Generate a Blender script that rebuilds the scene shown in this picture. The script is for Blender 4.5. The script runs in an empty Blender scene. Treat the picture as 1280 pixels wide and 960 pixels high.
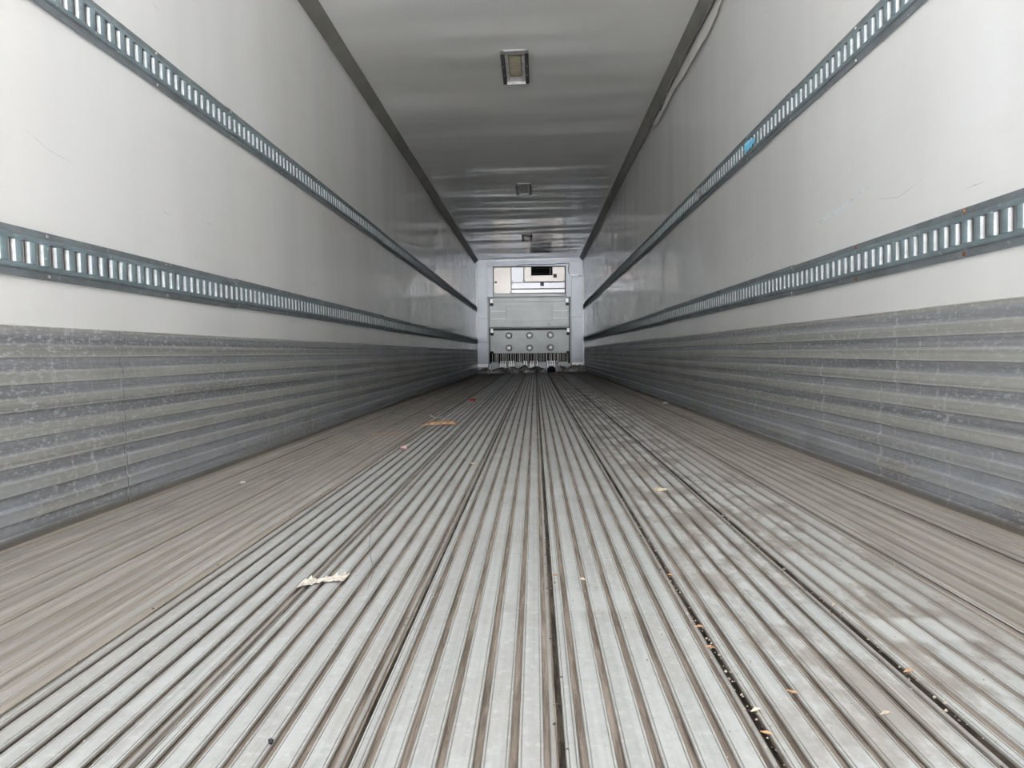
import bpy, bmesh, math, random
from mathutils import Vector, Matrix, Euler, noise
random.seed(7)
SC = bpy.context.scene
COL = SC.collection

# ------------------------------------------------------------------ camera
HW, H, L, BACK = 1.245, 2.62, 15.98, -0.25      # half width, height, length of the trailer, rear door line
cd = bpy.data.cameras.new('camera'); cam = bpy.data.objects.new('camera', cd); COL.objects.link(cam)
cd.sensor_fit = 'HORIZONTAL'; cd.sensor_width = 36.0; cd.lens = 860 / 1280 * 36.0
cd.clip_start = 0.02; cd.clip_end = 300
RM = Matrix.Rotation(math.radians(1.99), 3, 'Z') @ Matrix.Rotation(math.radians(90 - 2.54), 3, 'X') @ Matrix.Rotation(math.radians(-1.4), 3, 'Z')
cam.matrix_world = Matrix.Translation((0.10, 0.0, 0.45)) @ RM.to_4x4()
SC.camera = cam

# ------------------------------------------------------------------ overcast daylight through the open rear doors
world = bpy.data.worlds.new('overcast_sky'); SC.world = world; world.use_nodes = True
wn = world.node_tree.nodes; wl = world.node_tree.links
bg = wn['Background']
tc = wn.new('ShaderNodeTexCoord'); sep = wn.new('ShaderNodeSeparateXYZ'); wl.new(tc.outputs['Generated'], sep.inputs[0])
rmp = wn.new('ShaderNodeValToRGB'); wl.new(sep.outputs['Z'], rmp.inputs[0])
rmp.color_ramp.elements[0].position = 0.0; rmp.color_ramp.elements[0].color = (.92, .93, .95, 1)
rmp.color_ramp.elements[1].position = 0.8; rmp.color_ramp.elements[1].color = (1, 1, 1, 1)
wl.new(rmp.outputs[0], bg.inputs[0]); bg.inputs[1].default_value = 3.8
sl_ = bpy.data.lights.new('sun', 'SUN'); sl_.energy = 165; sl_.angle = math.radians(12); sl_.color = (.975, .985, 1)
so = bpy.data.objects.new('sun', sl_); COL.objects.link(so); so.rotation_euler = (math.radians(-5), math.radians(32), 0)   # hazy sun ahead of the trailer: lights the yard, never enters the doors
pl = bpy.data.lights.new('door_portal', 'AREA'); pl.shape = 'RECTANGLE'; pl.size = 2.47; pl.size_y = 2.6
pl.cycles.is_portal = True
po = bpy.data.objects.new('door_portal', pl); COL.objects.link(po)
po.location = (0, BACK - .01, H / 2); po.rotation_euler = (math.radians(90), 0, 0)

vs = SC.view_settings
vs.view_transform = 'Standard'; vs.look = 'None'; vs.gamma = 1.0; vs.use_curve_mapping = False
vs.exposure = -0.80
try:
    SC.cycles.max_bounces = 24; SC.cycles.diffuse_bounces = 20; SC.cycles.glossy_bounces = 12
    SC.cycles.caustics_reflective = True; SC.cycles.blur_glossy = 0.5
except Exception: pass

# ------------------------------------------------------------------ node helper
class NT:
    def __init__(s, name):
        s.m = bpy.data.materials.new(name); s.m.use_nodes = True
        s.n = s.m.node_tree.nodes; s.l = s.m.node_tree.links
        s.b = s.n['Principled BSDF']
        g = s.n.new('ShaderNodeNewGeometry'); s.pos = g.outputs['Position']
        x = s.n.new('ShaderNodeSeparateXYZ'); s.l.new(s.pos, x.inputs[0])
        s.x, s.y, s.z = x.outputs
    def put(s, inp, v):
        if isinstance(v, bpy.types.NodeSocket): s.l.new(v, inp)
        elif isinstance(v, (int, float)):
            inp.default_value = v if not hasattr(inp.default_value, '__len__') else (v, v, v, 1)[:len(inp.default_value)]
        else: inp.default_value = tuple(v) + ((1,) if len(inp.default_value) == 4 and len(v) == 3 else ())
    def math(s, op, a, b=0.0, clamp=False):
        n = s.n.new('ShaderNodeMath'); n.operation = op; n.use_clamp = clamp
        s.put(n.inputs[0], a); s.put(n.inputs[1], b); return n.outputs[0]
    def mul(s, a, b): return s.math('MULTIPLY', a, b)
    def add(s, a, b): return s.math('ADD', a, b)
    def sub(s, a, b): return s.math('SUBTRACT', a, b)
    def ss(s, v, lo, hi, a=0.0, b=1.0):
        n = s.n.new('ShaderNodeMapRange'); n.interpolation_type = 'SMOOTHSTEP'
        s.put(n.inputs['Value'], v)
        n.inputs['From Min'].default_value = lo; n.inputs['From Max'].default_value = hi
        n.inputs['To Min'].default_value = a; n.inputs['To Max'].default_value = b
        return n.outputs[0]
    def vec(s, sx, sy, sz, off=(0, 0, 0)):
        n = s.n.new('ShaderNodeMapping'); s.l.new(s.pos, n.inputs[0])
        n.inputs['Scale'].default_value = (sx, sy, sz); n.inputs['Location'].default_value = off
        return n.outputs[0]
    def noise(s, sc=(1, 1, 1), off=(0, 0, 0), detail=4, rough=.55, dist=0.0):
        n = s.n.new('ShaderNodeTexNoise'); s.l.new(s.vec(*sc, off), n.inputs['Vector'])
        n.inputs['Scale'].default_value = 1; n.inputs['Detail'].default_value = detail
        n.inputs['Roughness'].default_value = rough; n.inputs['Distortion'].default_value = dist
        return n.outputs['Fac']
    def mix(s, f, a, b):
        n = s.n.new('ShaderNodeMix'); n.data_type = 'RGBA'
        s.put(n.inputs[0], f); s.put(n.inputs[6], a); s.put(n.inputs[7], b); return n.outputs[2]
    def bump(s, h, strength=.3, dist=.01):
        n = s.n.new('ShaderNodeBump'); n.inputs['Strength'].default_value = strength
        n.inputs['Distance'].default_value = dist; s.l.new(h, n.inputs['Height']); s.l.new(n.outputs[0], s.b.inputs['Normal'])
    def box(s, v, lo, hi, e): return s.mul(s.ss(v, lo - e, lo + e), s.ss(v, hi - e, hi + e, 1, 0))
    def set(s, color=None, rough=None, metal=None, spec=None, coat=None, coat_rough=None):
        for k, v in (('Base Color', color), ('Roughness', rough), ('Metallic', metal), ('Specular IOR Level', spec), ('Coat Weight', coat), ('Coat Roughness', coat_rough)):
            if v is not None: s.put(s.b.inputs[k], v)
        return s.m

def simple(name, color, rough=.5, metal=0.0, var=.12, scale=30, bump=0.0):
    t = NT(name); n = t.noise((scale,) * 3)
    c2 = tuple(max(0, c * (1 - 2 * var)) for c in color); c1 = tuple(min(1, c * (1 + var)) for c in color)
    t.set(t.mix(t.ss(n, .3, .7), c1, c2), rough, metal)
    if bump: t.bump(n, bump, .003)
    return t.m

def liner(name, seed, base, wall=True):
    t = NT(name)
    big = t.noise((.8, .9, 1.1), (seed, 3, 1), 3)
    vert = t.noise((1, 2.2, .25), (seed, 0, 4), 3) if wall else t.noise((.5, 2.5, 1), (seed, 0, 4), 3)
    smudge = t.noise((3, 1.4, 5), (seed + 5, 2, 0), 6, .7)
    scr = t.noise((1, .9, 34), (seed, 9, 2), 3, .6, .4) if wall else t.noise((26, .7, 1), (seed, 9, 2), 3, .6, .4)
    c = t.mix(t.ss(big, .35, .7), base, tuple(v * w for v, w in zip(base, (.965, .955, .935))))
    c = t.mix(t.mul(t.ss(vert, .42, .72), .45), c, tuple(v * .86 for v in base))
    c = t.mix(t.mul(t.ss(smudge, .50, .85), .16), c, (.45, .43, .40))
    c = t.mix(t.mul(t.mul(t.ss(scr, .70, .80), t.ss(smudge, .42, .62)), .07 if wall else .0), c, (.35, .35, .36))
    if wall:   # hand-height dirt just over the scuff plates
        c = t.mix(t.mul(t.ss(t.z, .75, .50), .12), c, (.5, .47, .42))
    t.set(c, t.ss(smudge, .3, .8, .30, .46), 0.0, .5, 1.0, t.ss(smudge, .3, .7, .09, .18))
    f = t.noise((6, 3, 5), (1, seed, 0), 3, .5)
    t.bump(f, .22, .012)
    return t.m

M = {}
M['liner_left'] = liner('white_liner_left', 1.0, (.885, .88, .875))
M['liner_right'] = liner('white_liner_right', 6.0, (.885, .892, .89))
M['liner_top'] = liner('white_liner_ceiling', 11.0, (.90, .90, .885), False)
M['cove'] = simple('cove_vinyl', (.155, .152, .135), .5, 0, .1, 3)
M['peel'] = simple('peeled_liner', (.78, .77, .74), .5, 0, .06, 6)
M['shell'] = simple('outer_shell', (.75, .76, .77), .4)
M['ground'] = simple('yard_concrete', (.54, .54, .54), .9, 0, .15, 1.2)

def floor_mat(name, kind):
    t = NT(name)
    ax = t.math('ABSOLUTE', t.x)
    streak = t.noise((60, .45, 1), (0, 0, 0), 5, .65)
    streak2 = t.noise((170, 1.4, 1), (4, 1, 0), 3, .6)
    big = t.noise((2.3, .8, 1), (2, 1, 0), 4, .6)
    blot = t.noise((9, 4, 1), (7, 3, 0), 6, .65)
    fine = t.noise((60, 60, 20), (1, 1, 1), 5, .7)
    xx = t.add(t.x, t.mul(t.sub(big, .5), .35))
    left = t.ss(xx, -.52, -.68); right = t.ss(xx, .66, .90)
    side = t.math('MAXIMUM', left, right)
    midr = t.mul(t.mul(t.box(t.x, .38, 1.0, .06), t.ss(t.y, .3, 1.0)), t.ss(blot, .44, .58))
    patch = t.math('MAXIMUM', t.mul(t.box(t.x, .63, .76, .012), t.box(t.y, 1.045, 1.13, .012)),
                   t.mul(t.box(t.x, .13, .27, .02), t.box(t.y, 1.18, 1.28, .01)))
    patch = t.math('MAXIMUM', patch, t.mul(t.box(t.x, .13, .31, .02), t.box(t.y, 2.16, 2.27, .02)))
    if kind == 'rail':
        clean = t.mix(t.ss(streak, .35, .68), (.63, .645, .64), (.49, .495, .485))
        clean = t.mix(t.mul(t.ss(blot, .45, .62), .5), clean, (.45, .44, .42))
        clean = t.mix(t.mul(t.ss(fine, .52, .68), .45), clean, (.78, .79, .79))
        clean = t.mix(t.mul(t.ss(fine, .44, .32), .4), clean, (.36, .35, .33))
        lip = t.ss(t.z, -.0004, -.0011)
        clean = t.mix(t.mul(lip, .55), clean, (.22, .185, .155))
        dirty = t.mix(t.ss(streak, .36, .62), (.215, .19, .165), (.34, .31, .28))
        dirty = t.mix(t.mul(t.ss(streak2, .58, .68), .85), dirty, (.52, .48, .44))
        dirty = t.mix(t.mul(t.ss(streak2, .40, .33), .6), dirty, (.10, .085, .075))
        dirty = t.mix(t.mul(t.ss(blot, .5, .68), .5), dirty, (.19, .165, .14))
        f = t.math('MAXIMUM', side, t.mul(midr, .9))
        f = t.mul(f, t.sub(1.0, t.mul(patch, .9)))
        c = t.mix(t.mul(f, .93), clean, dirty)
        c = t.mix(t.mul(patch, .55), c, (.66, .67, .66))
        t.set(c, t.add(t.mul(f, .12), t.ss(blot, .3, .7, .32, .48)), t.mul(t.sub(1.0, f), .25), .5)
        t.bump(fine, .25, .0025)
    else:
        dark = (.045, .037, .030) if kind == 'seam' else (.13, .105, .085)
        lite = (.20, .17, .14) if kind == 'seam' else (.36, .305, .26)
        c = t.mix(t.ss(t.noise((90, 5, 1), (0, 2, 0), 5, .7), .35, .7), dark, lite)
        c = t.mix(t.mul(t.ss(blot, .55, .72), .5), c, (.04, .035, .03))
        sd = t.mix(t.ss(streak, .36, .62), (.19, .165, .14), (.32, .29, .255)); sd = t.mix(t.mul(t.ss(streak2, .6, .7), .6), sd, (.48, .44, .40))
        c = t.mix(t.mul(side, .9) if kind == 'groove' else t.mul(t.ss(ax, .68, .82), .8), c, sd)
        t.set(c, .85, 0, .2); t.bump(t.noise((150, 60, 90), (0, 0, 0), 4, .7), .6, .004)
    return t.m
M['rail'] = floor_mat('worn_aluminium_rail', 'rail')
M['groove'] = floor_mat('grimy_groove', 'groove')
M['seam'] = floor_mat('black_seam_dirt', 'seam')

def kick_mat():
    t = NT('scuffed_kick_plate')
    z = t.z
    ph = t.math('FRACT', t.math('DIVIDE', t.sub(z, .013), .0705))       # 0..0.48 is the recess, the rest the rib
    rib = t.mul(t.ss(ph, .47, .52), t.ss(ph, .95, .99, 1, 0))
    st = t.noise((1, .5, 45), (0, 0, 0), 4, .6)
    sp = t.noise((70, 38, 90), (3, 0, 1), 5, .8)
    zst = t.noise((1, .12, 28), (5, 0, 8), 4, .7)
    edge = t.math('MAXIMUM', t.mul(t.ss(ph, .46, .50), t.ss(ph, .54, .58, 1, 0)), t.mul(t.ss(ph, .90, .94), t.ss(ph, .97, 1.0, 1, 0)))
    bl = t.noise((1, 1.6, 5), (0, 4, 1), 5, .65)
    vert = t.noise((1, 24, 1.2), (0, 7, 2), 4, .7)
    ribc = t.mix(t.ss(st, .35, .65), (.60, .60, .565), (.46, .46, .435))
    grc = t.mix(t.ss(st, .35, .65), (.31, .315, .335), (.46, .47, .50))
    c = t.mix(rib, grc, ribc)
    c = t.mix(t.mul(t.ss(zst, .48, .66), .65), c, (.24, .24, .25))
    c = t.mix(t.mul(t.ss(zst, .46, .32), .5), c, (.56, .57, .57))
    c = t.mix(t.mul(t.mul(edge, t.ss(bl, .3, .5)), .45), c, (.74, .74, .70))
    low = t.ss(z, .24, .06)
    c = t.mix(t.mul(t.mul(low, t.ss(bl, .38, .6)), .6), c, (.58, .63, .70))
    c = t.mix(t.mul(t.ss(bl, .55, .75), .35), c, (.26, .26, .26))
    spk = t.mul(t.ss(sp, .51, .62), t.ss(bl, .35, .6, 1, .3))
    c = t.mix(t.mul(spk, .75), c, (.85, .87, .88))
    c = t.mix(t.mul(t.mul(t.ss(vert, .60, .70), t.ss(sp, .40, .55)), .75), c, (.82, .83, .84))
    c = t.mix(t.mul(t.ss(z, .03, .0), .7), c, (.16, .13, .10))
    t.set(c, t.ss(bl, .3, .7, .30, .48), .55, .5)
    t.bump(t.add(sp, st), .25, .003)
    return t.m
M['kick'] = kick_mat()

def zinc(name, a, b, rough=.36, metal=.65):
    t = NT(name)
    n1 = t.noise((7, 7, 12), (0, 1, 2), 6, .7); n2 = t.noise((50, 40, 50), (0, 0, 0), 4, .7)
    c = t.mix(t.ss(n1, .35, .68), a, b)
    c = t.mix(t.mul(t.ss(n2, .62, .72), .5), c, (.62, .66, .67))
    t.set(c, rough, metal, .5); t.bump(n2, .15, .002)
    return t.m
M['zinc'] = zinc('blue_grey_galvanised_steel', (.24, .31, .335), (.17, .215, .235), .42, .5)
M['flange'] = zinc('dull_track_flange', (.20, .225, .24), (.135, .15, .16), .45, .4)
M['slot'] = simple('slot_edge_lit', (.80, .83, .85), .35, .2)  # paler copy of the track steel: door light on slot edges, in the colour
M['cavity'] = simple('track_backing', (.60, .55, .50), .7)
M['recess'] = simple('slot_gap_shade', (.10, .07, .06), .8)  # dark strip colour standing in for the shadow gap behind each slot lip
M['screw'] = simple('bright_screw', (.45, .44, .42), .4, .6)
M['rust'] = simple('rusty_screw', (.22, .09, .05), .8, 0, .25, 200)
M['void'] = simple('dark_void', (.012, .012, .012), .8)
M['rubber'] = simple('dark_bracket', (.045, .045, .045), .55, 0, .2, 60)
M['lampbody'] = simple('white_lamp_housing', (.80, .77, .76), .4)
M['lens'] = simple('tan_lamp_lens', (.42, .38, .28), .25, 0, .06, 20)
M['steel'] = simple('bulkhead_steel', (.43, .45, .485), .34, .75, .04, 2.5, .05)
M['cream'] = simple('cream_unit_panel', (.54, .51, .48), .28, .8, .03, 3)
M['silver'] = simple('bright_silver_panel', (.58, .59, .62), .28, .8, .03, 3)
M['cover'] = simple('grey_air_cover', (.36, .375, .37), .36, .7, .05, 2.5, .05)
M['edge'] = simple('pale_edge_trim', (.92, .92, .92), .3, .7, .03)
M['darkgrey'] = simple('dark_grey_line', (.10, .10, .10), .5)
M['bar'] = simple('grille_bar_metal', (.72, .72, .70), .3, .8, .08, 9)
M['foil'] = simple('crumpled_foil', (.90, .88, .85), .45, .8, .15, 14, .3)
M['insul'] = simple('torn_grey_insulation', (.86, .85, .81), .5, .85, .3, 9, .2)
M['wood'] = simple('splintered_wood', (.56, .34, .20), .7, 0, .25, 40)
M['chip'] = simple('orange_wood_chip', (.62, .36, .20), .7, 0, .2, 120)
M['pale'] = simple('pale_wood_chip', (.78, .66, .52), .7, 0, .15, 120)
M['paper'] = simple('dirty_white_paper', (.74, .68, .60), .8, 0, .15, 60)
M['pink'] = simple('pink_paper', (.72, .50, .48), .7, 0, .2, 80)
M['red'] = simple('red_plastic', (.55, .06, .05), .4)
M['blue'] = simple('blue_plastic', (.20, .62, .90), .4, 0, .08)
M['stone'] = simple('black_grit', (.025, .027, .035), .5)
M['grit'] = simple('pale_grit', (.58, .50, .42), .7, 0, .3, 200)
M['mark'] = simple('grey_scuff', (.62, .62, .61), .6)
M['bluemark'] = simple('blue_scuff', (.70, .77, .81), .6)

# ------------------------------------------------------------------ object helpers
def mesh_from(name, verts, faces, mats, idx=None, smooth=False):
    me = bpy.data.meshes.new(name); me.from_pydata(verts, [], faces)
    for m in (mats if isinstance(mats, (list, tuple)) else [mats]): me.materials.append(m)
    if idx: me.polygons.foreach_set('material_index', idx)
    if smooth: me.polygons.foreach_set('use_smooth', [True] * len(me.polygons))
    me.update(); return me
def link(name, me, parent=None, loc=(0, 0, 0), **props):
    o = bpy.data.objects.new(name, me); COL.objects.link(o); o.location = loc
    if parent: o.parent = parent
    for k, v in props.items(): o[k] = v
    return o
def obj(name, verts, faces, mats, parent=None, loc=(0, 0, 0), idx=None, smooth=False, **props):
    return link(name, mesh_from(name, verts, faces, mats, idx, smooth), parent, loc, **props)
def thing(name, label, cat, loc=(0, 0, 0), group=None):
    o = bpy.data.objects.new(name, None); COL.objects.link(o); o.location = loc
    o.empty_display_size = .05; o['label'] = label; o['category'] = cat
    if group: o['group'] = group
    return o
def boxgeo(x0, x1, y0, y1, z0, z1):
    v = [(x, y, z) for z in (z0, z1) for y in (y0, y1) for x in (x0, x1)]
    f = [(0, 2, 3, 1), (4, 5, 7, 6), (0, 1, 5, 4), (2, 6, 7, 3), (0, 4, 6, 2), (1, 3, 7, 5)]
    return v, f
def merge(*geos):
    V, Fc = [], []
    for v, f in geos:
        n = len(V); V += list(v); Fc += [tuple(i + n for i in q) for q in f]
    return V, Fc
def extrude_y(pts, y0, y1, closed=True, ny=1):
    n = len(pts); V = []
    for k in range(ny + 1):
        y = y0 + (y1 - y0) * k / ny
        V += [(x, y, z) for x, z in pts]
    Fc = []
    for k in range(ny):
        for i in range(n if closed else n - 1):
            a, b = k * n + i, k * n + (i + 1) % n
            Fc.append((a, b, b + n, a + n))
    if closed: Fc += [tuple(range(n))[::-1], tuple(range(ny * n, ny * n + n))]
    return V, Fc
def bevelbox(name, x0, x1, y0, y1, z0, z1, mat, bev=.004, seg=1):
    bm = bmesh.new(); bmesh.ops.create_cube(bm, size=1)
    bmesh.ops.scale(bm, vec=(x1 - x0, y1 - y0, z1 - z0), verts=bm.verts)
    bmesh.ops.translate(bm, vec=((x0 + x1) / 2, (y0 + y1) / 2, (z0 + z1) / 2), verts=bm.verts)
    if bev: bmesh.ops.bevel(bm, geom=bm.edges[:], offset=bev, segments=seg, affect='EDGES')
    me = bpy.data.meshes.new(name); bm.to_mesh(me); bm.free(); me.materials.append(mat); return me

# ------------------------------------------------------------------ THE SETTING
# yard outside the open rear doors and the ground under the trailer
v, f = boxgeo(-60, 60, -80, 60, -1.35, -1.25)
obj('ground', v, f, M['ground'], kind='structure')

# floor: under-pan, ten extruded panels, each with its T-shaped rails
v, f = boxgeo(-HW - .02, HW + .02, BACK, L + .05, -.10, -.026)
floor = obj('floor', v, f, M['shell'], kind='structure')
PW, X0 = .240, .116
k0 = math.floor((-1.205 - X0) / PW)
# rail layout inside one panel, offset from the black seam: (start, width)
RAILS = [(.008, .015), (.0325, .031), (.0730, .031), (.1135, .031), (.1540, .031), (.1945, .029), (.2315, .006)]
def rail_geo(x0, w):
    h = .0; e = min(.0012, w * .2)
    if w > .01:
        p = [(x0, -.0045), (x0, -.0015), (x0 + e, 0), (x0 + .0026, 0), (x0 + .0030, -.0014), (x0 + .0041, -.0014), (x0 + .0045, 0),
             (x0 + w - .0045, 0), (x0 + w - .0041, -.0014), (x0 + w - .0030, -.0014), (x0 + w - .0026, 0), (x0 + w - e, 0), (x0 + w, -.0015), (x0 + w, -.0045),
             (x0 + w * .62, -.006), (x0 + w * .62, -.012), (x0 + w * .38, -.012), (x0 + w * .38, -.006)]
    else:
        p = [(x0, -.012), (x0, -.003), (x0 + e, -.002), (x0 + w - e, -.002), (x0 + w, -.003), (x0 + w, -.012)]
    return extrude_y(p, BACK, L)
for k in range(k0, 6):
    xs = X0 + PW * k
    lo, hi = max(xs, -1.205), min(xs + PW, 1.205)
    if hi - lo < .03: continue
    filled = xs < -.7 or xs > .80
    zb = -.0018 if filled else (-.0045 if abs(xs + .1) > .6 else -.0075)      # packed dirt lifts the groove floor at the sides
    zs = -.004 if abs(xs) > .8 else -.018
    p1 = [(lo, -.026), (lo, zs), (min(lo + .008, hi), zs), (min(lo + .008, hi), zb), (hi, zb), (hi, -.026)]
    v, f = extrude_y(p1, BACK, L)
    idx = [0] * len(f); idx[1] = 1; idx[2] = 1
    panel = obj('floor_panel', v, f, [M['groove'], M['seam']], floor, idx=idx)
    for (s, w) in RAILS:
        a, b = xs + s, xs + s + w
        if a < lo - .001 or b > hi + .001: continue
        v, f = rail_geo(a, w)
        r = obj('rail', v, f, M['rail'], panel)
for s in (-1, 1):       # dirt-filled gutter along each wall foot
    p = [(s * 1.205, -.026), (s * 1.205, -.010), (s * 1.222, -.013), (s * 1.243, -.006), (s * 1.243, -.026)]
    v, f = extrude_y(p, BACK, L)
    obj('edge_gutter', v, f, M['seam'], floor)

# walls and ceiling: gently rippled liner sheets on a closed shell
def sheet(name, fn, ny, nz, mat, **kw):
    V = [fn(BACK + (L - BACK) * j / ny, i / nz) for j in range(ny + 1) for i in range(nz + 1)]
    Fc = [(j * (nz + 1) + i, j * (nz + 1) + i + 1, (j + 1) * (nz + 1) + i + 1, (j + 1) * (nz + 1) + i) for j in range(ny) for i in range(nz)]
    return obj(name, V, Fc, mat, smooth=True, **kw)
def ripple_wall(s, seed):
    def fn(y, t):
        z = t * 2.60
        a = noise.noise(Vector((seed, y * 1.7, z * .35))) * .0060 + noise.noise(Vector((seed + 4, y * 4.2, z * .9))) * .0022
        e = min(1, min(abs(z - .55), abs(z - 2.55)) / .12)
        return (s * (HW + a * e), y, z)
    return fn
wl_ = sheet('wall_left', ripple_wall(-1, 2.0), 420, 26, M['liner_left'], kind='structure')
wr_ = sheet('wall_right', ripple_wall(1, 9.0), 420, 26, M['liner_right'], kind='structure')
def ripple_ceiling(y, t):
    x = -1.2 + 2.4 * t
    a = noise.noise(Vector((x * .35, y * 1.3, 5))) * .020 + noise.noise(Vector((x * .5, y * 2.9, 2))) * .013 + noise.noise(Vector((x * .8, y * 6.0, 8))) * .0030
    e = min(1, (1.2 - abs(x)) / .12)
    return (x, y, H + a * e)
ce_ = sheet('ceiling', ripple_ceiling, 460, 24, M['liner_top'], kind='structure')
v, f = merge(boxgeo(-1.32, -1.262, BACK, L + .12, -.12, 2.72), boxgeo(1.262, 1.32, BACK, L + .12, -.12, 2.72),
             boxgeo(-1.32, 1.32, BACK, L + .12, 2.64, 2.74), boxgeo(-1.32, 1.32, L + .05, L + .12, -.12, 2.74))
obj('outer_shell', v, f, M['shell'], kind='structure')

# dark cove trims between wall and ceiling
for s, nm in ((-1, 'trim_1'), (1, 'trim_2')):
    p = [(s * 1.243, 2.552), (s * 1.236, 2.552), (s * 1.222, 2.566), (s * 1.180, 2.606), (s * 1.168, 2.614), (s * 1.168, 2.622), (s * 1.243, 2.622)]
    v, f = extrude_y(p, BACK, L)
    obj(nm, v, f, M['cove'], kind='structure')

# corrugated scuff plates along the foot of the walls
def kick_profile(s):
    pts = []; base = .013
    pts.append((.0, -.012)); pts.append((.010, -.010)); pts.append((.010, base))
    for i in range(7):
        z = base + i * .0705
        pts += [(.004, z + .003), (.004, z + .032), (.012, z + .0355), (.012, z + .0675)]
    z = base + 7 * .0705
    pts += [(.004, z + .003), (.004, z + .034), (.006, z + .038), (.006, .553), (.0, .555)]
    return [(s * (HW - a), b) for a, b in pts]
for s, nm in ((-1, 'baseboard_left'), (1, 'baseboard_right')):
    v, f = boxgeo(min(s * 1.2445, s * 1.2435), max(s * 1.2445, s * 1.2435), BACK, L, -.02, .553)
    bb = obj(nm, v, f, M['flange'], kind='structure')
    y = BACK; first = True
    joints = [BACK, 2.18, 4.62, 7.06, 9.5, 11.94, 14.38, L] if s < 0 else [BACK, 1.3, 3.74, 6.18, 8.62, 11.06, 13.5, L]
    for a, b in zip(joints[:-1], joints[1:]):
        v, f = extrude_y(kick_profile(s), a + .0015, b - .0015, closed=False, ny=2)
        kp = obj('kick_panel', v, f, M['kick'], bb)
        R_, ring = 6, []
        for yy in (a + .03,) + tuple(a + .61 * i for i in range(1, 4)):
            if yy > 9.6: continue
            for zz in (.528, .384, .172):
                V = [(0, .0045 * math.cos(t * math.tau / 6), .0045 * math.sin(t * math.tau / 6)) for t in range(6)] + \
                    [(-s * .002, .0028 * math.cos(t * math.tau / 6), .0028 * math.sin(t * math.tau / 6)) for t in range(6)]
                F_ = [(t, (t + 1) % 6, 6 + (t + 1) % 6, 6 + t) for t in range(6)] + [tuple(range(6, 12))]
                d = .012 if zz != .528 else .004
                obj('rivet', V, F_, M['rust'] if (zz * 97 + yy * 13) % 3 < 1 and s > 0 else M['screw'], kp, loc=(s * (HW - d), yy, zz))

# scuff marks and scratches on the liners: thin smears lying on the sheets
def mark(parent, s, pts, w, mat, name='scuff_mark'):
    V, Fc = [], []
    n = len(pts)
    for i, (y, z) in enumerate(pts):
        ww = w * (.25 if i in (0, n - 1) else 1)
        V += [(s * (HW - .0070), y, z - ww), (s * (HW - .0070), y, z + ww)]
    Fc = [(2 * i, 2 * i + 1, 2 * i + 3, 2 * i + 2) for i in range(n - 1)]
    obj(name, V, Fc, mat, parent)
for pts, w, m in (([(2.05, .93), (2.20, .905), (2.34, .93)], .0012, 'mark'), ([(1.79, .852), (1.83, .853), (1.87, .851)], .0016, 'mark'),
                  ([(2.33, .99), (2.6, .955), (2.95, .93)], .0035, 'bluemark'), ([(3.2, .985), (3.6, .93), (4.0, .90)], .0022, 'mark'),
                  ([(2.62, .612), (2.63, .625), (2.645, .598)], .003, 'mark')):
    mark(wr_, 1, pts, w, M[m])
for pts, w, m in (([(1.81, 1.075), (1.90, 1.045), (2.01, 1.035)], .0012, 'mark'), ([(2.47, .998), (2.50, .993), (2.54, .996)], .0015, 'mark'),
                  ([(2.80, 1.02), (2.83, 1.016), (2.86, 1.02)], .0015, 'mark'), ([(2.47, 1.745), (2.49, 1.73), (2.52, 1.726)], .0022, 'mark'),
                  ([(3.9, .92), (4.2, .90), (4.5, .905)], .002, 'mark'), ([(4.9, .96), (4.95, .94), (5.0, .95)], .004, 'mark')):
    mark(wl_, -1, pts, w, M[m])

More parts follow.
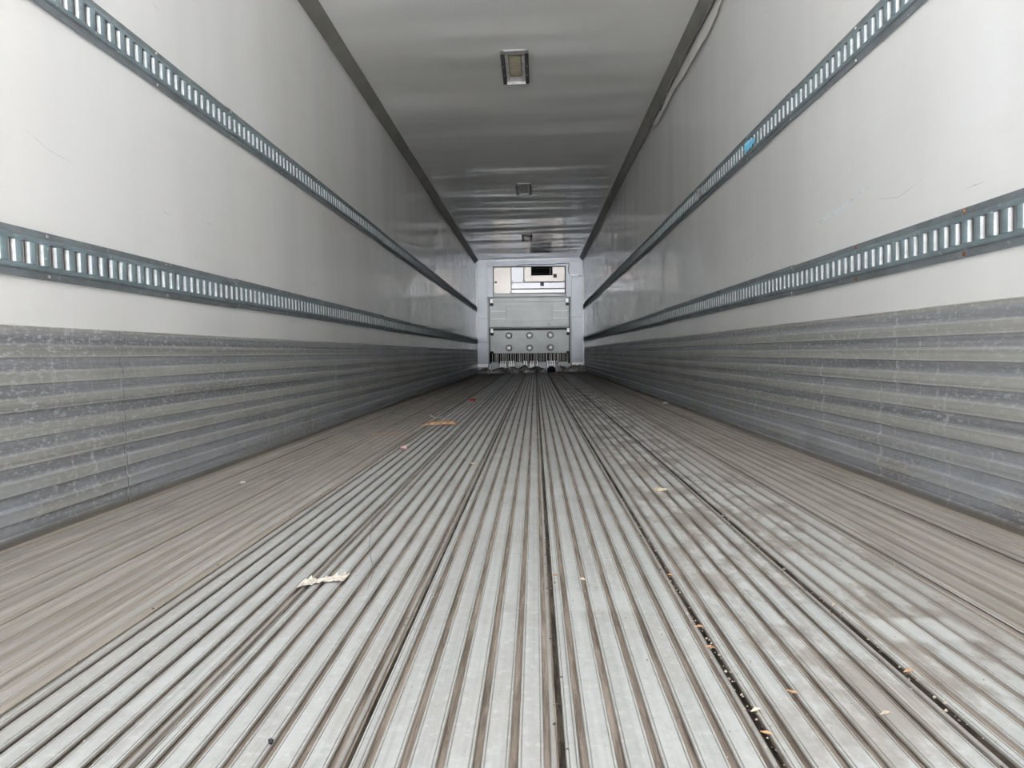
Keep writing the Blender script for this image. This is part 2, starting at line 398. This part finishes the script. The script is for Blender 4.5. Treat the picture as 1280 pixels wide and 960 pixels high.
# ------------------------------------------------------------------ cargo tracks
PITCH = .0508
def track_section(nslots, s):
    V, Fc, I = [], [], []
    def q(a, b, c, d, m=0):
        n = len(V); V.extend([a, b, c, d]); Fc.append((n, n + 1, n + 2, n + 3)); I.append(m)
    def P(d, y, z): return (-s * d, y, z)
    prof = [(0, 0, 1), (.003, 0, 1), (.004, .019, 0), (.0105, .0225, 0), (.0120, .026, 0), (.0120, .035, 0)]
    for k in range(nslots):
        y0 = k * PITCH; y1 = y0 + PITCH; e = y0 + .0295
        for side in (0, 1):
            for (d0, z0, m0), (d1, z1, m1) in zip(prof[:-1], prof[1:]):
                if side: z0, z1 = .13 - z0, .13 - z1
                q(P(d0, y0, z0), P(d0, y1, z0), P(d1, y1, z1), P(d1, y0, z1), 1 if abs(z0 - .065) > .045 else 0)
        # land between two slots, bowed outwards
        pr = [(y0, .0070), (y0 + .0046, .0108), (y0 + .0095, .0126), (y0 + .019, .0138), (e, .0122)]
        for i_, ((ya, da), (yb, db)) in enumerate(zip(pr[:-1], pr[1:])):
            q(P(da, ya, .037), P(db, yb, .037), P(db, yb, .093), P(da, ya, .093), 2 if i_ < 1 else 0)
            q(P(.012, ya, .035), P(.012, yb, .035), P(db, yb, .037), P(da, ya, .037))
            q(P(da, ya, .093), P(db, yb, .093), P(.012, yb, .095), P(.012, ya, .095))
        # slot: four inner faces and the backing
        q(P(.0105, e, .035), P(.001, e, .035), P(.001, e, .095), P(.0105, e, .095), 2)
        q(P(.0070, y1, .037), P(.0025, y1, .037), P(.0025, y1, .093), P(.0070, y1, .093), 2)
        q(P(.012, e, .035), P(.012, y1, .035), P(.001, y1, .035), P(.001, e, .035), 3)
        q(P(.012, e, .095), P(.012, y1, .095), P(.001, y1, .095), P(.001, e, .095), 3)
        q(P(.001, e, .035), P(.001, y1 - .0045, .035), P(.001, y1 - .0045, .095), P(.001, e, .095), 4)
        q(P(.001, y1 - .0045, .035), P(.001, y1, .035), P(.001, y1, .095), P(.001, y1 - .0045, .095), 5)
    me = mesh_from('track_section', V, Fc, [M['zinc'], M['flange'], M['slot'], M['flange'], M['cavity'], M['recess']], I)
    return me
def screw_mesh(s, mat, r=.006):
    V = [(0, r * math.cos(t * math.tau / 8), r * math.sin(t * math.tau / 8)) for t in range(8)] + \
        [(-s * .003, r * .7 * math.cos(t * math.tau / 8), r * .7 * math.sin(t * math.tau / 8)) for t in range(8)]
    F_ = [(t, (t + 1) % 8, 8 + (t + 1) % 8, 8 + t) for t in range(8)] + [tuple(range(8, 16))]
    return mesh_from('screw', V, F_, mat)
SEC = 60
for s in (-1, 1):
    full, cut = track_section(SEC, s), track_section(int((L - .02 - SEC * PITCH * 5) / PITCH), s)
    scm = {m: screw_mesh(s, M[m], .0065 if m == 'rust' else .0055) for m in ('screw', 'rust', 'void')}
    for z, hi in ((1.436, True), (.682, False)):
        if s > 0: z -= .009
        side = 'left' if s < 0 else 'right'
        t = thing('cargo_track', 'slotted blue-grey steel cargo track, %s one on the %s wall' % ('upper' if hi else 'lower', side), 'cargo track',
                  (s * (HW - .0062), .006, z), 'slotted cargo tracks on the trailer walls')
        for k in range(6):
            dz = (.0, .003, -.002, .002, 0, .001)[k]
            sec = link('track_section', full if k < 5 else cut, t, (0, k * SEC * PITCH + .0, dz))
            for j in range(5):
                yy = .03 + j * .61
                if k * 3.048 + yy > 10: continue
                for zz in (.0095, .1205):
                    ya = k * 3.048 + yy
                    m = 'rust' if s > 0 and not hi and ya < 3 and j in (3, 4) else ('void' if (j + k) % 4 == 3 and s > 0 else 'screw')
                    link('screw', scm[m], sec, (-s * .0035, yy, zz))

# ------------------------------------------------------------------ peeled liner edge under the right-hand cove
up = [(4.05, 2.548), (4.26, 2.53), (4.36, 2.522), (4.60, 2.537), (5.11, 2.54), (5.54, 2.54), (5.78, 2.545), (5.86, 2.505), (6.0, 2.48), (6.05, 2.52), (6.45, 2.50)]
def lower(y):
    pts = [(3.95, 2.44), (4.12, 2.455), (4.27, 2.42), (4.42, 2.41), (4.66, 2.42), (4.80, 2.415), (5.12, 2.43), (5.40, 2.45), (5.85, 2.45), (6.15, 2.44), (6.5, 2.50)]
    for (a, za), (b, zb) in zip(pts[:-1], pts[1:]):
        if a <= y <= b: return za + (zb - za) * (y - a) / (b - a)
    return 2.5
V = []; n = 60
for i in range(n + 1):
    y = 3.0 + (6.5 - 3.0) * i / n
    zl = (lower(y) if y > 3.95 else 2.44) + random.uniform(-.004, .004)
    lift = .018 + .008 * noise.noise(Vector((y * 3, 0, 0)))
    if y > 6.3: lift *= (6.5 - y) / .2
    V += [(HW - .0065, y, 2.56), (HW - .0095 - lift * .5, y, (2.56 + zl) / 2), (HW - .0075 - lift, y, zl), (HW - .006 - lift, y, zl), (HW - .005, y, 2.56)]
Fc = [(i * 5 + a, (i + 1) * 5 + a, (i + 1) * 5 + a + 1, i * 5 + a + 1) for i in range(n) for a in range(4)]
o = obj('peeled_liner_strip', V, Fc, M['peel'])
o['label'] = 'ragged white liner strip peeling off under the dark cove of the right wall'; o['category'] = 'liner strip'

V = []; n = 80  # dark ragged strip standing in for the shade between cove and peeled liner
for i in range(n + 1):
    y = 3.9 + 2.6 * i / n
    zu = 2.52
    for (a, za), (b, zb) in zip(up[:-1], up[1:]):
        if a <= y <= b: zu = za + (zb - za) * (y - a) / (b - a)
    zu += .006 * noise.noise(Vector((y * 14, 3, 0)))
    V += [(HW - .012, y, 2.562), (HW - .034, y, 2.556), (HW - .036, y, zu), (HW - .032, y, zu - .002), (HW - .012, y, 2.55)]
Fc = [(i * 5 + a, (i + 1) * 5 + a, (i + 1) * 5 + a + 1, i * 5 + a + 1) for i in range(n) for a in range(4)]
obj('ragged_cove_shade', V, Fc, M['cove'], o, label='dark ragged strip for the shade under the cove')

# ------------------------------------------------------------------ ceiling lights
def ceiling_light(y, label):
    t = thing('ceiling_light', label, 'light', (0, y, H), 'lights along the middle of the ceiling')
    hx, hy, d = .102, .28, .030
    for sx in (-1, 1):
        x0, x1 = sorted((sx * hx, sx * (hx - .028)))
        link('side_bracket', bevelbox('side_bracket', x0, x1, -hy, hy, -d, .012, M['rubber'], .003), t)
        for yy in (-.06, .10):
            v, f = boxgeo(sx * (hx - .014) - .004, sx * (hx - .014) + .004, yy - .004, yy + .004, -d - .003, -d)
            obj('bolt', v, f, M['screw'], t.children[-1])
    link('near_lip', bevelbox('near_lip', -hx + .02, hx - .02, -hy - .02, -hy + .006, -.012, .012, M['liner_top'], .005), t)
    link('far_lip', bevelbox('far_lip', -hx + .028, hx - .028, hy - .012, hy, -d - .004, .012, M['lampbody'], .002), t)
    for yy in (-hy + .009, hy + .001):
        v, f = boxgeo(-hx + .028, hx - .028, yy, yy + .006, -d - .002, .01)
        obj('gasket', v, f, M['rubber'], t)
    hs = link('housing', bevelbox('housing', -hx + .029, hx - .029, -hy + .016, hy - .013, -.016, .012, M['lampbody'], .004, 2), t)
    link('lens', bevelbox('lens', -.049, .049, -hy + .03, hy - .13, -.024, -.012, M['lens'], .006, 2), t)
    for sx in (-1, 1):
        for yy in (-.08, .07):
            v, f = boxgeo(sx * .058 - .003, sx * .058 + .003, yy - .004, yy + .004, -.0185, -.015)
            obj('screw', v, f, M['darkgrey'], hs)
ceiling_light(5.30, 'large nearest ceiling light, tan lens in white housing between dark brackets')
ceiling_light(9.18, 'middle ceiling light of the row, grey lens with a bright far lip')
ceiling_light(13.06, 'farthest small ceiling light just before the front bulkhead')

# ------------------------------------------------------------------ FRONT BULKHEAD
v, f = boxgeo(-1.262, 1.262, L, L + .05, -.03, 2.64)
wf = obj('wall_front', v, f, M['steel'], kind='structure')
TA = math.radians(-1.0)
def B(px, py):          # plan coordinates of the bulkhead drawing (134 x 139 units) to metres
    x = (px - 662) * .01858; z = (467 - py) * .01862 - 1.28
    return x * math.cos(TA) - z * math.sin(TA) * .8, x * math.sin(TA) + z * math.cos(TA) + 1.28
def plate(name, a, b, c, d, d0, d1, mat, parent, bev=.004, **kw):
    """rect a..c by b..d in drawing units, standing from depth d0 to d1 in front of the wall"""
    x0, z1 = B(a, b); x1, z0 = B(c, d)
    cx, cz = (x0 + x1) / 2, (z0 + z1) / 2; w = (c - a) * .01858; h = (d - b) * .01862
    me = bevelbox(name, -w / 2, w / 2, -(d1 - d0) / 2, (d1 - d0) / 2, -h / 2, h / 2, mat, min(bev, w * .2, h * .2, (d1 - d0) * .3))
    o = link(name, me, parent, (cx, L - (d0 + d1) / 2, cz), **kw); o.rotation_euler = (0, -TA, 0)
    return o
# side sheets with pale edge trims
for a, b, c, d in ((596.2, 330, 609, 399), (596.2, 399.6, 609, 429), (596.2, 429.6, 609, 462), (713.6, 348, 727.6, 398), (713.6, 398.6, 727.6, 462), (711.5, 330, 727.6, 347.6), (609, 329.5, 711, 335.2)):
    plate('side_sheet', a, b, c, d, 0, .012, M['steel'], wf)
for a, c in ((595.0, 596.0), (727.6, 728.4)):
    plate('edge_trim', a, 329, c, 463, 0, .02, M['edge'], wf)
plate('foot_trim', 596, 456, 609, 460, .012, .03, M['edge'], wf)
plate('foot_trim', 713.6, 454.5, 727.6, 459, .012, .03, M['edge'], wf)

u = thing('refrigeration_unit', 'cream and silver refrigeration unit panels with a black opening, top of the front bulkhead', 'refrigeration unit', (0, L, 1.7))
def up_(name, *a, **k):
    o = plate(name, *a, u, **k); o.location -= Vector((0, L, 1.7)); return o
up_('unit_back', 616.2, 335.6, 706.8, 373, .013, .03, M['darkgrey'])
up_('left_panel', 617.3, 337, 638.8, 369, .03, .06, M['cream'], label='tall cream panel at the left')
up_('square_panel', 639.4, 337, 654.6, 355.4, .03, .055, M['silver'], label='square silver panel')
for a, b, c, d in ((655.2, 337, 664, 354.8), (690.2, 337, 705.3, 354.8), (664, 347.2, 690.2, 354.8)):
    up_('control_panel', a, b, c, d, .03, .06, M['cream'])
up_('opening', 664, 336.6, 690.2, 347.2, .028, .034, M['void'], label='black rectangular opening')
up_('opening_bar', 665, 344.6, 688, 345.2, .034, .045, M['darkgrey'])
up_('opening_bar', 665, 338.4, 688, 338.8, .034, .045, M['darkgrey'])
up_('opening_bracket', 686.5, 337.5, 689.2, 346.5, .034, .05, M['darkgrey'])
up_('silver_strip', 639.4, 355.9, 705.3, 363.2, .03, .055, M['silver'])
up_('cream_strip', 639.4, 364.2, 705.3, 368.6, .03, .065, M['edge'])
up_('drip_lip', 617, 369.4, 706.2, 373.2, .02, .09, M['cover'])
up_('warning_label', 691.2, 345.4, 695.6, 350.2, .06, .062, M['darkgrey'], bev=.0003)
up_('warning_label', 675, 355.6, 679.6, 360.4, .055, .062, M['darkgrey'], bev=.0003)
up_('latch', 618.6, 354, 621.4, 356.2, .06, .072, M['darkgrey'])
for x, y in ((619, 339), (637.4, 339), (619, 367.2), (637.4, 367.2), (640.6, 353.6), (653.6, 353.6), (656.4, 338.4), (656.4, 353.2), (704, 353.4), (688, 356.6), (640.6, 357)):
    up_('screw', x - .45, y - .45, x + .45, y + .45, .054, .066, M['darkgrey'], bev=.001)

a_ = thing('air_return_bulkhead', 'grey metal air return cover with six round knobs and barred grille at the trailer front', 'bulkhead', (0, L, 0))
def ap(name, *a, **k):
    o = plate(name, *a, a_, **k); o.location -= Vector((0, L, 0)); return o
for a, c in ((609.2, 610.6), (711.8, 713.2)): ap('frame_tube', a, 373, c, 465, .0, .06, M['cover'])
ap('frame_tube', 609.2, 372.9, 615.8, 374.2, 0, .07, M['cover']); ap('frame_tube', 706.9, 372.9, 713.2, 374.2, 0, .07, M['cover'])
ap('cover_back', 611, 374.4, 711.4, 456, .0, .012, M['void'])
up_c = ap('upper_cover', 611.6, 374.2, 710.6, 411, .05, .10, M['cover'], bev=.008)
ap('top_band', 613.8, 374.6, 708.2, 379.4, .10, .118, M['cover'])
ap('raised_panel', 632.6, 385.6, 689.6, 403.2, .10, .110, M['cover'], bev=.006)
for y in (390.6, 400.2):
    for x0, x1 in ((613.8, 632.2), (690, 708.2)):
        ap('ridge', x0, y, x1, y + .7, .10, .115, M['edge'])
ap('gutter', 611.5, 411.3, 710.5, 412.3, .05, .15, M['cover']); ap('gutter', 613, 412.5, 709, 414.0, .02, .05, M['darkgrey'])
ap('lower_cover', 612.2, 414.4, 710.4, 443.2, .04, .085, M['cover'], bev=.006)
ap('label_mark', 684.4, 406.8, 686, 408, .10, .102, M['darkgrey'], bev=.0003)
def disc(r0, r1, d, n=20):
    V = [(r * math.cos(t * math.tau / n), y, r * math.sin(t * math.tau / n)) for r, y in ((r0, 0), (r0, -d), (r1, -d), (r1, -d * .35)) for t in range(n)]
    Fc = [(k * n + t, k * n + (t + 1) % n, (k + 1) * n + (t + 1) % n, (k + 1) * n + t) for k in range(3) for t in range(n)]
    Fc.append(tuple(range(3 * n, 4 * n))); return V, Fc
dv, df = disc(.078, .054, .03)
ring = mesh_from('knob', dv, df, [M['darkgrey'], M['cover']], [0] * 20 + [0] * 20 + [0] * 20 + [1]) 
bolt_me = bevelbox('bolt_head', -.034, .034, -.02, .02, -.02, .02, M['edge'], .006)
sl = [0.25, -.1, .6, 0, -.45, .15]
for k, (x, y) in enumerate(((635.6, 421.2), (661.2, 421.2), (687, 420.8), (635.6, 436.4), (661.2, 436.6), (687, 436.2))):
    X, Z = B(x, y)
    kn = link('knob', ring, a_, (X, -.085, Z))
    bo = link('bolt_head', bolt_me, kn, (0, -.02, .004)); bo.rotation_euler = (0, sl[k], 0)
for x, y in ((614.6, 380), (708, 380), (614.6, 416.5), (709, 416.5), (614.4, 439.4), (709, 439.4)):
    sx = -1 if x < 660 else 1
    lt = ap('latch', x - 2.0, y + 1.2, x + 2.0, y + 4.4, .06, .13, M['rubber'], bev=.02)
    if y < 420: ap('latch_plate', x - 1.6, y - 4.0, x + 1.6, y + .8, .06, .125, M['edge'], bev=.004, label='pale latch plate')
# barred grille
gx = 614.6
while gx < 709:
    wide = random.random() < .28
    w = .7 if wide else .38
    ap('grille_bar', gx, 443.4, gx + w, 455 + random.uniform(-.6, .6), .03, .055, M['bar'], bev=.001)
    gx += w + random.choice((1.3, 1.7, 2.3, 2.9))
for a, c in ((613, 622.6), (643.4, 652.6), (672, 681.8), (696, 709)):
    ap('foot_block', a, 453.5, c, 462, .02, .075, M['cover'], bev=.01)
for gx0, gx1 in ((624.5, 642.5), (653.8, 671), (683, 695.5)):
    g = gx0
    while g < gx1:
        ap('foot_fin', g, 452.5, g + 1.3, 460.2, .03, .07, M['edge'] if random.random() < .8 else M['pink'], bev=.003); g += 2.7

# crumpled foil and torn insulation heaped at the bulkhead foot
def crumple(name, a, c, top, bot, depth, mat, label, cat, seed, n=26, jag=.05):
    x0, x1 = (a - 662) * .01858, (c - 662) * .01858
    V = []; m = 6
    for i in range(n + 1):
        t = i / n; x = x0 + (x1 - x0) * t
        hgt = (467 - top) * .0186 * (1 - .35 * abs(2 * t - 1) ** 3) + jag * noise.noise(Vector((t * 9 + seed, 1, 0))) * 1.6
        hgt = max(.02, hgt)
        for j in range(m + 1):
            q = j / m
            r = noise.noise(Vector((x * 11, q * 5, seed))) * jag
            V.append((x + r * .5, L - .16 - depth * (1 - q ** 5) - abs(r), max(.0, hgt * q + r * .5 * (q > 0))))
    for i in range(n + 1):
        V.append((V[i * (m + 1)][0], L - .14, 0))
    Fc = [(i * (m + 1) + j, (i + 1) * (m + 1) + j, (i + 1) * (m + 1) + j + 1, i * (m + 1) + j + 1) for i in range(n) for j in range(m)]
    k = (n + 1) * (m + 1)
    Fc += [(i * (m + 1), k + i, k + i + 1, (i + 1) * (m + 1)) for i in range(n)]
    o = obj(name, V, Fc, mat); o['label'] = label; o['category'] = cat; return o
crumple('crumpled_foil', 708, 730, 458.5, 467, .09, M['foil'], 'crumpled silver foil heap at the right foot of the front bulkhead', 'foil', 3)
crumple('crumpled_foil', 596, 612, 460.5, 467, .09, M['foil'], 'torn pale foil at the left foot of the front bulkhead', 'foil', 8)
crumple('torn_insulation', 613, 680, 459.5, 467, .09, M['insul'], 'long ragged grey torn insulation under the bulkhead grille', 'insulation', 13, 60, .045)
crumple('torn_insulation', 681.6, 692, 459.5, 467, .09, M['stone'], 'black ragged torn lump under the right end of the grille', 'insulation', 21, 14, .07)
crumple('torn_insulation', 693.4, 706.5, 460, 467, .09, M['insul'], 'short grey insulation scrap between black lump and right foil heap', 'insulation', 17, 16, .04)

# loose cable over the refrigeration unit
cu = bpy.data.curves.new('cable', 'CURVE'); cu.dimensions = '3D'; cu.bevel_depth = .008; cu.bevel_resolution = 1
sp = cu.splines.new('POLY'); pts = [(646, 335.4), (649, 333.9), (664, 333.4), (690, 333.6), (704, 332.4), (709.6, 332.4), (711, 334), (710.2, 338), (709.8, 342), (711.6, 345.2)]
sp.points.add(len(pts) - 1)
for q, (x, y) in zip(sp.points, pts): X, Z = B(x, y); q.co = (X, L - .022, Z, 1)
tmp = bpy.data.objects.new('tmp', cu); COL.objects.link(tmp)
dg = bpy.context.evaluated_depsgraph_get(); cme = bpy.data.meshes.new_from_object(tmp.evaluated_get(dg)); bpy.data.objects.remove(tmp)
cme.materials.clear(); cme.materials.append(M['darkgrey'])
o = link('cable', cme); o['label'] = 'thin dark cable running above the cream unit and down its right end'; o['category'] = 'cable'
o = plate('white_tag', 711.6, 346.4, 722.4, 348.3, .012, .03, M['edge'], None); o['label'] = 'small white strip on the grey sheet right of the unit'; o['category'] = 'tag'

# ------------------------------------------------------------------ LITTER ON THE FLOOR
def shard(name, pts, w, h, mat, label, cat, group=None, z=.0):
    """a long thin piece following pts (x, y), width w and height h, pointed ends"""
    V = []; n = len(pts)
    cx, cy = pts[0]
    for i, (x, y) in enumerate(pts):
        a = pts[min(i + 1, n - 1)]; b = pts[max(i - 1, 0)]
        dx, dy = a[0] - b[0], a[1] - b[1]; l = math.hypot(dx, dy) or 1
        nx, ny = -dy / l, dx / l
        k = .3 if i in (0, n - 1) else 1 + random.uniform(-.2, .2)
        zz = z + random.uniform(0, h * .5)
        V += [(x - cx + nx * w * k, y - cy + ny * w * k, zz + .0005), (x - cx + nx * w * k * .6, y - cy + ny * w * k * .6, zz + h * k),
              (x - cx - nx * w * k * .7, y - cy - ny * w * k * .7, zz + h * k * .9), (x - cx - nx * w * k, y - cy - ny * w * k, zz + .0005)]
    Fc = [(i * 4 + a, (i + 1) * 4 + a, (i + 1) * 4 + (a + 1) % 4, i * 4 + (a + 1) % 4) for i in range(n - 1) for a in range(4)]
    Fc += [(0, 1, 2, 3), tuple(4 * (n - 1) + k for k in (3, 2, 1, 0))]
    o = obj(name, V, Fc, mat, None, (cx, cy, .0)); o['label'] = label; o['category'] = cat
    if group: o['group'] = group
    return o
def lump(name, x, y, sx, sy, sz, mat, label, cat, group=None, rot=None, rough=.35, z=0.0):
    bm = bmesh.new(); bmesh.ops.create_icosphere(bm, subdivisions=2, radius=1)
    sd = random.uniform(0, 50)
    for v in bm.verts:
        k = 1 + rough * noise.noise(v.co * 1.7 + Vector((sd, 0, 0))) * 1.6
        v.co = Vector((v.co.x * k * sx, v.co.y * k * sy, v.co.z * k * sz))
    lo = min(v.co.z for v in bm.verts)
    for v in bm.verts: v.co.z -= lo
    me = bpy.data.meshes.new(name); bm.to_mesh(me); bm.free(); me.materials.append(mat)
    o = link(name, me, None, (x, y, z)); o.rotation_euler = (0, 0, random.uniform(0, 3) if rot is None else rot)
    o['label'] = label; o['category'] = cat
    if group: o['group'] = group
    return o
shard('wood_splinter', [(-.63, 4.30), (-.57, 4.34), (-.50, 4.39), (-.45, 4.43), (-.415, 4.46)], .024, .022, M['wood'], 'long orange-brown wood splinter lying across the rails on the left', 'splinter')
shard('thin_stick', [(-.86, 3.87), (-.82, 3.97), (-.78, 3.99), (-.71, 3.97), (-.645, 3.96)], .004, .005, M['wood'], 'thin brown stick left of the long wood splinter', 'stick')
shard('grey_strap_end', [(-.705, 5.18), (-.68, 5.05), (-.645, 4.93), (-.61, 4.87), (-.595, 4.92), (-.585, 5.02)], .008, .006, M['mark'], 'bent pale grey strap scrap just behind the long wood splinter', 'strap scrap')
lump('red_scrap', -.511, 6.59, .028, .035, .012, M['red'], 'small red plastic scrap far down the floor, left of centre', 'scrap')
lump('pink_paper_scrap', -.542, 3.28, .018, .025, .010, M['pink'], 'small pinkish paper scrap in front of the wood splinter', 'paper scrap')
shard('wood_chip', [(-.185, 2.81), (-.167, 2.80), (-.147, 2.80)], .008, .006, M['pale'], 'pale wood chip alone on the rails, left of centre midway down the floor', 'wood chip')
# crushed paper
def paper(cx, cy):
    V = []; nu, nv = 16, 6
    for i in range(nu + 1):
        for j in range(nv + 1):
            t, q = i / nu, j / nv - .5
            wid = .012 + .012 * abs(t - .5) * 2
            x = -.040 + .085 * t; y = (-.018 + .036 * t) + q * wid * 2.2
            r = noise.noise(Vector((t * 11, q * 6, 3)))
            V.append((x + r * .004, y + r * .006, max(.0006, .004 + r * .009)))
    Fc = [(i * (nv + 1) + j, (i + 1) * (nv + 1) + j, (i + 1) * (nv + 1) + j + 1, i * (nv + 1) + j + 1) for i in range(nu) for j in range(nv)]
    o = obj('crushed_paper', V, Fc, M['paper'], None, (cx, cy, 0)); o['label'] = 'flattened dirty white paper scrap stuck on the rails, left foreground'; o['category'] = 'paper scrap'
paper(-.338, 1.354)
lump('black_stone', -.220, .776, .0035, .0035, .003, M['stone'], 'small black stone in a groove, left foreground near the bottom edge', 'stone')
lump('white_crumb', -.974, 2.448, .010, .010, .005, M['edge'], 'white crumb on the brown floor strip near the left wall', 'crumb')
lump('white_crumb', 1.166, 5.70, .022, .022, .012, M['edge'], 'white crumb beside the foot of the right wall', 'crumb')
lump('tan_scrap', .490, 2.19, .017, .02, .006, M['pale'], 'tan scrap with a brown smear beside it, right of centre on the rails', 'scrap')
chips = [(.130, 1.37, 'chip', 'orange wood chip by the black centre seam'), (.183, 1.343, 'pale', 'pale wood chip right of the black centre seam, one groove over'),
         (.361, 1.37, 'chip', 'uppermost wood chip of those along the dirty groove right of centre'), (.356, 1.108, 'chip', 'reddish wood chip halfway down the dirty groove right of centre'),
         (.355, 1.032, 'chip', 'dark reddish chip just below the halfway chip in the same groove'), (.363, .843, 'pale', 'pale chip near the front end of the dirty groove right of centre'),
         (.361, .796, 'chip', 'orange chip lowest in the dirty groove right of centre'), (.424, .888, 'chip', 'orange chip in the next groove to the right, near the bottom'),
         (.516, .834, 'pale', 'pale curled chip on the rails at bottom right'), (.602, .943, 'chip', 'dark orange chip among black crumbs at the right foreground'),
         (.607, 1.192, 'pale', 'tiny pale chip in the dark groove right of the wood chips')]
for x, y, m, lb in chips:
    a = random.uniform(-.6, .9)
    l = .0075
    shard('wood_chip', [(x - l * math.cos(a), y - l * math.sin(a)), (x, y + .001), (x + l * math.cos(a), y + l * math.sin(a))], .0028, .003, M[m], lb, 'wood chip', 'wood chips scattered on the rails', z=-.002 if abs(x - .357) < .005 else .0)
shard('loose_thread', [(-.36, 1.88), (-.335, 1.75), (-.30, 1.58), (-.25, 1.42), (-.235, 1.30)], .0007, .001, M['darkgrey'], 'thin dark thread lying over the rails left of centre', 'thread')
# grit nobody would count
V, Fc = [], []
for i in range(1500):
    y = .45 + 8 * random.random() ** 2.0; x = random.uniform(-1.19, 1.19); r = random.uniform(.0008, .0021) * (1 + y * .22)
    r *= .75
    if random.random() < .2: x = random.choice((.357, .357, .60)) + random.gauss(0, .007); y = .5 + 1.6 * random.random(); r *= .8
    n = len(V); z = 0
    V += [(x - r, y, z), (x, y - r, z), (x + r, y, z), (x, y + r, z), (x + r * .2, y, z + r * 1.1)]
    Fc += [(n, n + 1, n + 4), (n + 1, n + 2, n + 4), (n + 2, n + 3, n + 4), (n + 3, n, n + 4)]
o = obj('floor_grit', V, Fc, M['grit']); o['kind'] = 'stuff'; o['label'] = 'fine pale grit and crumbs strewn over the whole floor'; o['category'] = 'grit'
V, Fc = [], []
for i in range(900):
    gx = random.choice((.119, .119, .351, .351, .59, .585, -.125, -.605)); x = gx + random.gauss(0, .004)
    y = .45 + 3.5 * random.random() ** 1.5; r = random.uniform(.001, .003)
    n = len(V); z = -.012 if abs(x - gx) < .004 else -.001
    V += [(x - r, y, z), (x, y - r, z), (x + r, y, z), (x, y + r * 1.6, z), (x, y, z + r * .9)]
    Fc += [(n, n + 1, n + 4), (n + 1, n + 2, n + 4), (n + 2, n + 3, n + 4), (n + 3, n, n + 4)]
o = obj('groove_dirt', V, Fc, M['seam']); o['kind'] = 'stuff'; o['label'] = 'black dirt crumbs packed in the floor seams'; o['category'] = 'dirt'

# scraps caught in the upper right track
def rag(name, y, z, w, h, mat, label, cat):
    V = []; n = 8
    for i in range(n + 1):
        t = i / n
        r = noise.noise(Vector((t * 6, y, 0))) * .006
        hh = h * (1 - .7 * t ** 2)
        V += [(HW - .024 - r, y - w * t, z + hh * .5), (HW - .034 - abs(r), y - w * t, z - hh * .1), (HW - .026 + r, y - w * t, z - hh * .5)]
    Fc = [(i * 3 + a, (i + 1) * 3 + a, (i + 1) * 3 + a + 1, i * 3 + a + 1) for i in range(n) for a in range(2)]
    V += [(x + .002, y_, z_) for x, y_, z_ in V]; m = 3 * (n + 1)
    Fc += [tuple(i + m for i in q) for q in Fc]
    o = obj(name, V, Fc, mat); o['label'] = label; o['category'] = cat
rag('blue_plastic_scrap', 3.68, 1.490, .16, .050, M['blue'], 'bright blue plastic scrap caught in the upper right cargo track', 'scrap')
rag('white_scrap', 4.74, 1.490, .09, .075, M['edge'], 'small white scrap in the upper right track, beyond the blue one', 'scrap')
